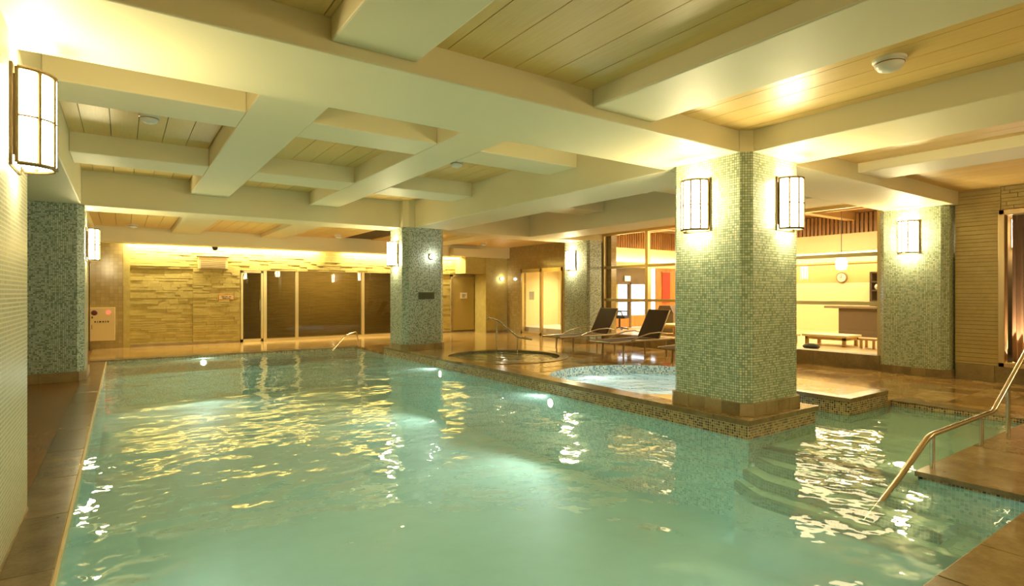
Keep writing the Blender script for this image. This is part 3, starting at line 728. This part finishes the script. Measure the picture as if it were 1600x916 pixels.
t = empty('door_sign', (13.79, Y2-.05, 1.93)); tag(t, 'small lit yellow sign above the lounge entrance doors', 'sign'); box(-.11,-.02,-.07,.11,.02,.07).obj('face', M['emit_sign'], t); box(-.13,0,-.09,.13,.04,.09).obj('housing', M['white_plastic'], t)
# ground outside the entrance
slab('outside_ground', plain('pale_paving', (.6,.56,.5), .8), 11.5, Y2+.5, -.1, 30, 40, .28, lgf)

def lamp_area(name, loc, sx, sy, e, col, rot=(0,0,0)):
    ld = bpy.data.lights.new(name, 'AREA'); ld.shape = 'RECTANGLE'; ld.size = sx; ld.size_y = sy; ld.energy = e; ld.color = col
    lo = bpy.data.objects.new(name, ld); C.objects.link(lo); lo.location = loc; lo.rotation_euler = rot; return lo
# lounge cove tube along the back wall
t = empty('cove_light', (14.7, Y2-.15, 2.42)); tag(t, 'bright tube on the ledge over the lounge entrance doors', 'light')
MB().tube([(-3,0,0),(3,0,0)], .03, 8).obj('tube', M['cove'], t)
for sx in (-1,1): box(sx*3-.03,-.04,-.06,sx*3+.03,.04,.04).obj('socket', M['white_plastic'], t)
t = empty('cove_light', (17.4, 8.4, 2.56)); tag(t, 'bright tube in the slot along the lounge back wall', 'light')
MB().tube([(0,-4.6,0),(0,4.6,0)], .05, 8).obj('tube', M['cove'], t)
for y in (5.2, 8.0, 10.8):
    downlight(13.8, y, 3.615, 420, 'downlight in the timber lounge ceiling, %s' % {5.2:'nearest the stone wall', 8.0:'in the middle', 10.8:'nearest the entrance'}[y], (1,.80,.46))
lo = lamp_area('lounge_lamp', (14.2, 8.4, 3.40), 2.5, 6, 190, (1, .80, .45))
lo2 = lamp_area('lounge_wash', (15.6, 8.4, 2.2), .3, 7, 40, (1, .82, .42), (0, math.radians(125), 0))

# pendant, clock, counter, shelf, low tables, bits on them
t = empty('pendant_lamp', (15.0, 6.96, 3.62)); tag(t, 'white cylindrical pendant lamp hanging in the lounge', 'lamp')
MB().tube([(0,0,0),(0,0,-1.29)], .008, 6).obj('cord', M['black_plastic'], t)
MB().lathe([(.0,-1.59),(.10,-1.57),(.13,-1.49),(.13,-1.35),(.10,-1.29),(0,-1.27)], 20).obj('lamp_shade', emit('pendant_glass', (1,.93,.75), 8), t, smooth=True)
t = empty('wall_clock', (17.98, 8.33, 1.92)); tag(t, 'round pale wall clock on the tan lounge wall', 'clock')
q = MB().lathe([(0,.03),(.13,.03),(.15,.035),(.16,.02),(.16,0)], 28).obj('case', M['header_brown'], t); q.rotation_euler = (0, -PI/2, 0)
q = MB().lathe([(0,.036),(.128,.034)], 28, caps=False).obj('dial', plain('clock_dial', (.75,.62,.42), .5), t); q.rotation_euler = (0, -PI/2, 0)
box(-.045,-.006,-.01,-.038,.006,.09).obj('hand', M['black_plastic'], t); box(-.045,-.01,-.006,-.038,.07,.006).obj('hand', M['black_plastic'], t)
t = empty('bar_counter', (16.2, 6.5, .3)); tag(t, 'dark counter with an overhanging top in front of the cream lounge wall', 'counter')
box(-.3,-1.7,0,.3,.95,.74).obj('body', M['counter'], t); box(-.38,-1.75,.74,.38,1.30,.80).obj('top', M['header_brown'], t, bevel=.01)
t = empty('wall_shelf', (17.75, 6.85, .3)); tag(t, 'dark open shelf behind the counter', 'shelf')
for y in (-.5, .5): box(-.2,y-.03,.0,.2,y+.03,1.75).obj('side_panel', M['counter'], t)
for z in (.9, 1.2, 1.45, 1.72): box(-.2,-.5,z,.2,.5,z+.04).obj('shelf_board', M['counter'], t)
t = empty('vase', (17.62, 7.2, 1.54)); tag(t, 'small pale vase on the dark lounge shelf', 'vase')
MB().lathe([(.03,0),(.07,.05),(.08,.1),(.05,.15),(.035,.17)], 16).obj('body', M['white_plastic'], t, smooth=True)
def low_table(x, y, rz, w, dd, h, label):
    t = empty('low_table', (x, y, .30), rz); tag(t, label, 'table', 'low lounge tables')
    box(-w/2,-dd/2,h-.05,w/2,dd/2,h).obj('table_top', M['pale_top'], t, bevel=.008); box(-w/2+.05,-dd/2+.05,h-.11,w/2-.05,dd/2-.05,h-.05).obj('apron', M['light_wood'], t)
    for sx in (-1,1):
        for sy in (-1,1): box(sx*(w/2-.08)-.03,sy*(dd/2-.08)-.03,0,sx*(w/2-.08)+.03,sy*(dd/2-.08)+.03,h-.05).obj('leg', M['light_wood'], t)
low_table(12.9, 6.20, 0, .7, .95, .24, 'pale low table standing behind the glazing, nearest the green pillar')
low_table(12.45, 7.15, 0, .6, .7, .22, 'pale low table behind the glazing with dark towels before it')
low_table(12.5, 9.9, 0, .8, 1.2, .3, 'pale low table behind the loungers, near the entrance doors')
t = empty('wooden_stool', (12.75, 5.35, .30)); tag(t, 'small wooden stool beside the pale low table', 'stool')
box(-.16,-.16,.17,.16,.16,.21).obj('seat', M['light_wood'], t, bevel=.006)
for sx in (-1,1):
    for sy in (-1,1): box(sx*.12-.02,sy*.12-.02,0,sx*.12+.02,sy*.12+.02,.17).obj('leg', M['light_wood'], t)
for i, (x, y, s) in enumerate(((11.8,6.62,.9),(11.75,6.05,.7))):
    t = MB().lathe([(0,0),(.14*s,.01),(.17*s,.05),(.13*s,.1),(.05*s,.13),(0,.135)], 14).obj('rolled_towel', M['tower'], None, smooth=True)
    t.location = (x, y, .30); t.scale = (1, 1.5, .8); tag(t, ('larger','smaller')[i]+' dark bundled towel on the lounge floor behind the curb', 'towel', 'dark towels')
t = empty('red_banner', (15.74, Y2-.03, 2.05)); tag(t, 'red hanging banner with a pale crest on the orange lounge wall', 'banner')
box(-.2,-.006,-.95,.2,.006,.12).obj('cloth', M['red_cloth'], t); MB().tube([(-.24,0,.13),(.24,0,.13)], .015, 8).obj('rod', M['light_wood'], t)
MB().prism([(.1*math.cos(a*PI/8), .1*math.sin(a*PI/8)) for a in range(16)], -.01, .002).obj('crest', plain('crest_pink', (.8,.35,.25), .6), t).rotation_euler = (PI/2, 0, 0)
t = empty('console_machine', (13.38, 10.95, .30)); tag(t, 'grey cabinet machine with a sloping dark top behind the loungers', 'machine')
box(-.35,-.3,0,.35,.3,.56).obj('body', M['machine'], t, bevel=.02)
m = MB(); m.v = [(-.36,-.31,.56),(.36,-.31,.56),(.36,.31,.56),(-.36,.31,.56),(-.26,-.1,.78),(.34,-.1,.78),(.34,.28,.78),(-.26,.28,.78)]; m.f = [(0,1,5,4),(1,2,6,5),(2,3,7,6),(3,0,4,7),(4,5,6,7)]
m.obj('sloping_top', M['counter'], t); box(-.05,-.29,.60,.1,-.25,.68).obj('label_plate', M['white_plastic'], t)
t = empty('high_back_chair', (12.75, 12.5, .30), .4); tag(t, 'navy high-backed chair standing before the entrance doors', 'chair')
box(-.22,-.25,.36,.22,.25,.45).obj('seat', M['navy'], t, bevel=.03)
q = box(-.20,.18,.45,.20,.27,.78).obj('backrest', M['navy'], t, bevel=.04)
MB().tube([(0,0,.06),(0,0,.38)], .03, 8).obj('column', M['black_plastic'], t)
for i in range(5):
    a = 2*PI*i/5; MB().tube([(0,0,.08),(.28*math.cos(a),.28*math.sin(a),.03)], .02, 6).obj('leg', M['black_plastic'], t)
for s in (-1,1): MB().tube([(s*.23,.2,.42),(s*.26,.15,.58),(s*.26,-.15,.58),(s*.23,-.2,.42)], .02, 6).obj('armrest', M['black_plastic'], t)

# dim room behind the stone-wall window: curtain, lamp, shelf stand
t = empty('curtain', (11.75, 2.84, .30)); tag(t, 'brown gathered curtain inside the bronze-framed window', 'curtain')
m = MB(); n = 60
for z, k in ((2.55,1.0),(1.2,.95),(.02,1.0)):
    for i in range(n+1): m.v.append((.05*math.sin(i*1.0)*k+.02*math.sin(i*.4), -.9*i/n*k+(0 if z>1 else .0), z))
for j in range(2):
    for i in range(n): m.f.append((j*(n+1)+i, j*(n+1)+i+1, (j+1)*(n+1)+i+1, (j+1)*(n+1)+i))
m.obj('cloth', M['curtain'], t, smooth=True); MB().tube([(0,.1,2.58),(0,-1.0,2.58)], .018, 8).obj('rod', M['bronze'], t)
lan = copy_tree(proto); lan.location = (13.58, 3.12, 2.55); lan.rotation_euler[2] = PI; tag(lan, 'lantern glowing inside the dim room behind the bronze-framed window', 'lantern', 'half-round wall lanterns')
t = empty('shelf_stand', (12.6, 2.15, .30)); tag(t, 'dark slatted stand inside the bronze-framed window', 'stand')
for sx in (-1,1):
    for sy in (-1,1): box(sx*.2-.02,sy*.3-.02,0,sx*.2+.02,sy*.3+.02,1.25).obj('post', M['counter'], t)
for z in (.2,.55,.9,1.2): box(-.22,-.32,z,.22,.32,z+.03).obj('shelf_board', M['counter'], t)
t = empty('floor_uplight', (11.50, 2.74, .30)); tag(t, 'small floor uplight shining at the foot of the brown curtain', 'light')
MB().lathe([(.05,0),(.06,.0),(.06,.06),(.05,.07)], 16).obj('housing', M['steel'], t); MB().poly([(.048*math.cos(2*PI*i/16),.048*math.sin(2*PI*i/16),.065) for i in range(16)]).obj('lens', M['spot'], t)
ld = bpy.data.lights.new('lamp', 'SPOT'); ld.energy = 90; ld.color = (1,.80,.55); ld.spot_size = math.radians(100); lo = bpy.data.objects.new('lamp', ld); C.objects.link(lo); lo.parent = t; lo.location = (0,0,.09); lo.rotation_euler = (PI, math.radians(-12), 0)

# ------------------------------------------------------------------ loungers on the right deck
def make_lounger():
    t = empty('sun_lounger')
    # origin under the seat's foot end; +x runs to the head
    box(.06,-.29,.375,1.50,.29,.39).obj('seat_sling', M['sling'], t, bevel=.004)
    for s in (-1,1):
        MB().tube([(0,s*.32,.37),(.7,s*.32,.385),(1.9,s*.32,.38)], .022, 8).obj('side_rail', M['taupe'], t, smooth=True)
        for x in (.42, 1.72): MB().tube([(x,s*.30,.37),(x+(.02 if x>1 else -.02),s*.31,0)], .018, 8).obj('leg', M['taupe'], t, smooth=True)
        MB().tube([(.62,s*.345,.395),(.85,s*.355,.47),(1.15,s*.36,.53),(1.45,s*.36,.54),(1.66,s*.36,.50)], .022, 8, .6).obj('armrest', M['taupe'], t, smooth=True)
    m = MB(); a = (1.50,.40); c = (1.86,1.0); d = Vector((c[0]-a[0], 0, c[1]-a[1])).normalized(); nn = Vector((-d.z,0,d.x))*.016
    m.v = [(a[0]+k*nn.x, y, a[1]+k*nn.z) for k in (0,1) for y in (-.29,.29)]+[(c[0]+k*nn.x, y, c[1]+k*nn.z) for k in (0,1) for y in (-.29,.29)]
    m.f = [(0,1,3,2),(4,6,7,5),(0,4,5,1),(2,3,7,6),(0,2,6,4),(1,5,7,3)]
    m.obj('backrest_sling', M['sling'], t, bevel=.004)
    for s in (-1,1): MB().tube([(a[0],s*.30,a[1]-.01),(c[0],s*.30,c[1])], .016, 8).obj('back_frame', M['taupe'], t)
    MB().tube([(c[0],-.31,c[1]),(c[0],.31,c[1])], .016, 8).obj('head_rail', M['taupe'], t)
    for x in (.05, 1.88): MB().tube([(x,-.32,.37),(x,.32,.37)], .018, 8).obj('cross_rail', M['taupe'], t)
    return t
lp = make_lounger()
for i, (x, y, lab) in enumerate(((7.92,10.16,'dark brown sling lounger farthest from the camera, before the narrow pillar'),(7.86,8.52,'dark brown sling lounger in front of the entrance doors, second of the row'),(7.98,6.75,'dark brown sling lounger mostly hidden behind the big green pillar'))):
    o = lp if i == 0 else copy_tree(lp)
    o.location = (x+.22, y, ZD); tag(o, lab, 'lounger', 'sun loungers along the glazing')

# ------------------------------------------------------------------ handrails
def smooth_path(pts, n=6, r=.08):
    pts = [Vector(p) for p in pts]; out = [pts[0]]
    for i in range(1, len(pts)-1):
        a, b, c = pts[i-1], pts[i], pts[i+1]; ra = min(r, (a-b).length*.4, (c-b).length*.4)
        p, q = b+(a-b).normalized()*ra, b+(c-b).normalized()*ra
        for k in range(n+1):
            f = k/n; out.append(p*(1-f)**2 + b*2*f*(1-f) + q*f*f)
    out.append(pts[-1]); return out
t = empty('pool_handrail', (6.0, 1.75, ZD)); tag(t, 'bent steel handrail on the stone block going down the entry steps', 'handrail')
def hr(pts, r, name): MB().tube([tuple(Vector(p)-Vector((6.0,1.75,ZD))) for p in smooth_path(pts)], r, 12, ).obj(name, M['steel'], t, smooth=True)
hr([(4.10,1.76,-.10),(4.58,1.76,.07),(5.21,1.76,.33),(6.71,1.76,.34),(8.6,1.76,1.27)], .021, 'rail')
hr([(5.27,1.76,ZD),(5.27,1.76,.325)], .018, 'post'); hr([(6.39,1.76,ZD),(6.39,1.76,.31)], .018, 'post'); hr([(7.15,1.76,ZD),(7.15,1.76,.54)], .018, 'post')
t = empty('plunge_handrail', (6.9, 10.1, ZI)); tag(t, 'thin steel handrail with two posts at the round plunge pool', 'handrail')
def hr2(pts, name, r=.019): MB().tube([tuple(Vector(p)-Vector((6.9,10.1,ZI))) for p in smooth_path(pts, r=.06)], r, 10).obj(name, M['steel'], t, smooth=True)
hr2([(6.46,10.30,.86),(6.50,10.28,.93),(6.66,10.12,.86),(6.98,9.86,.50),(7.22,9.66,.45)], 'rail')
hr2([(6.64,10.16,ZI),(6.64,10.16,.85)], 'post', .014); hr2([(6.98,9.86,ZI-.2),(6.98,9.86,.49)], 'post', .014)
t = empty('far_handrail', (5.0, 14.3, 0)); tag(t, 'thin slanting steel handrail at the far end of the pool', 'handrail')
MB().tube(smooth_path([(-.72,-.3,.02),(-.3,.0,.35),(.12,.36,.42),(.2,.42,.06)], r=.08), .018, 8).obj('rail', M['steel'], t, smooth=True)

# ------------------------------------------------------------------ small fittings
def detector(x, y, z, label):
    t = empty('smoke_detector', (x, y, z)); tag(t, label, 'smoke detector', 'ceiling smoke detectors')
    MB().lathe([(.105,0),(.105,-.018),(.098,-.022),(0,-.022)][::-1], 28).obj('mount', M['white_plastic'], t, smooth=True)
    MB().lathe([(.088,-.022),(.092,-.034),(.088,-.052),(.07,-.075),(.04,-.088),(0,-.092)][::-1], 28).obj('dome', M['white_plastic'], t, smooth=True)
    MB().lathe([(.089,-.030),(.094,-.032),(.094,-.037),(.089,-.039)], 28, caps=False).obj('slot_ring', M['bronze'], t)
detector(4.47, 1.75, 3.11, 'white dome detector on the planked ceiling close overhead, the largest')
detector(.25, 7.62, 3.47, 'white dome detector in the ceiling coffer beside the near lantern')
detector(4.23, 7.6, 3.47, 'white dome detector in the ceiling coffer over the middle of the pool')
detector(8.3, 7.45, 3.47, 'white dome detector in the coffer beyond the big green pillar')
detector(.2, 15.84, 3.05, 'tiny detector on the far ceiling above the alarm panel')
detector(4.9, 15.5, 3.05, 'tiny detector on the far ceiling before the sauna glass')
detector(9.5, 15.3, 3.05, 'tiny detector on the far ceiling beside the sliding doors')
t = empty('alarm_panel', (-.40, 17.285, .26)); tag(t, 'cream fire alarm panel with a dark button and a glowing red lamp', 'alarm panel')
box(-.26,-.03,0,.25,.02,.83).obj('panel', M['panel_cream'], t, bevel=.006)
q = MB().lathe([(0,.03),(.05,.028),(.06,.02),(.065,0)], 20).obj('button', M['dark_red'], t); q.rotation_euler = (PI/2,0,0); q.location = (-.17,-.03,.70)
q = MB().lathe([(0,.035),(.03,.03),(.045,.015),(.05,0)], 20).obj('red_lamp', M['red_lamp'], t); q.rotation_euler = (PI/2,0,0); q.location = (.11,-.03,.71)
m = MB(); x = -.17
for w in (.03,.015,.04,.03,.02,.03): m.box(x,-.033,.46,x+w,-.029,.495); x += w+.025
m.box(-.225,-.033,.56,-.20,-.029,.61); m.box(-.225,-.033,.30,-.215,-.029,.40)
stuff(m.obj('lettering', M['ink'], t))
t = empty('vent_grille', (2.04, 17.30, 2.13)); tag(t, 'rectangular air vent grille under the cove light', 'vent')
box(-.36,-.03,-.02,.36,.03,.30).obj('frame', M['panel_cream'], t, bevel=.005); box(-.30,-.035,.0,.30,-.028,.23).obj('backing', M['header_brown'], t)
for i in range(9): box(-.30,-.045,.012+.025*i,.30,-.03,.022+.025*i).obj('slat', M['panel_cream'], t)
box(-.40,-.06,.32,.40,.03,.335).obj('ledge', M['panel_cream'], t)
t = empty('dome_camera', (2.03, 16.85, 2.68)); tag(t, 'small black dome camera below the far soffit', 'camera')
MB().lathe([(0,-.10),(.05,-.085),(.075,-.04),(.075,0)], 20).obj('dome', M['black_plastic'], t, smooth=True); MB().lathe([(.08,-.012),(.08,0)], 20).obj('base', M['black_plastic'], t)
def plaque(name, loc, rz, w, h, mf, mi, label, lines):
    t = empty(name, loc, rz); tag(t, label, 'sign')
    box(-w/2,-.012,-h/2,w/2,.01,h/2).obj('frame', M[mf], t, bevel=.002); box(-w/2+.02,-.016,-h/2+.02,w/2-.02,-.011,h/2-.02).obj('face', M[mi], t)
    m = MB()
    for z, xs in lines:
        for x0, x1 in xs: m.box(x0,-.019,z-.008,x1,-.0155,z+.008)
    stuff(m.obj('lettering', M['ink'], t))
plaque('wall_plaque', (2.36, 17.28, 1.33), 0, .40, .15, 'orange_sign', 'panel_cream', 'orange-framed plaque on the stone wall beside the glass door', [(.02,[(-.12,-.05),(-.03,.04),(.06,.12)]),(-.025,[(-.10,.0),(.02,.10)])])
plaque('pillar_plaque', (5.55, 11.34, 1.39), 0, .38, .15, 'green_sign', 'green_sign', 'dark green plaque on the pale pillar at the far end', [(.02,[(-.12,-.04),(-.02,.05),(.07,.13)]),(-.025,[(-.12,.02),(.04,.12)])])
plaque('door_plaque', (9.92, 17.31, 1.36), 0, .28, .22, 'panel_cream', 'white_plastic', 'small white notice on the recessed door beyond the pale pillar', [(.03,[(-.08,.08)]),(-.01,[(-.08,.06)]),(-.05,[(-.08,.03)])])
def spotlight(x, y, z, label, e=25):
    t = empty('wall_spotlight', (x, y, z)); tag(t, label, 'light', 'small wall spotlights')
    q = MB().lathe([(.03,0),(.06,.0),(.065,.02),(.05,.03),(0,.03)], 18).obj('rose', M['bronze'], t); q.rotation_euler = (PI/2,0,0)
    MB().tube([(-.03,-.02,.03),(-.05,-.06,.06),(-.05,-.10,.05)], .01, 6).obj('arm', M['bronze'], t)
    MB().lathe([(0,-.05),(.035,-.04),(.05,0),(.035,.04),(0,.05)], 18, (0,-.10,0)).obj('bulb', M['bulb'], t, smooth=True)
M['bulb'] = emit('spot_bulb', (1, .93, .75), 40)
spotlight(5.66, 11.35, 2.26, 'small bright spotlight on the pale pillar above the plaque')
spotlight(11.02, 16.6, 1.95, 'small glowing wall lamp beside the recessed door')
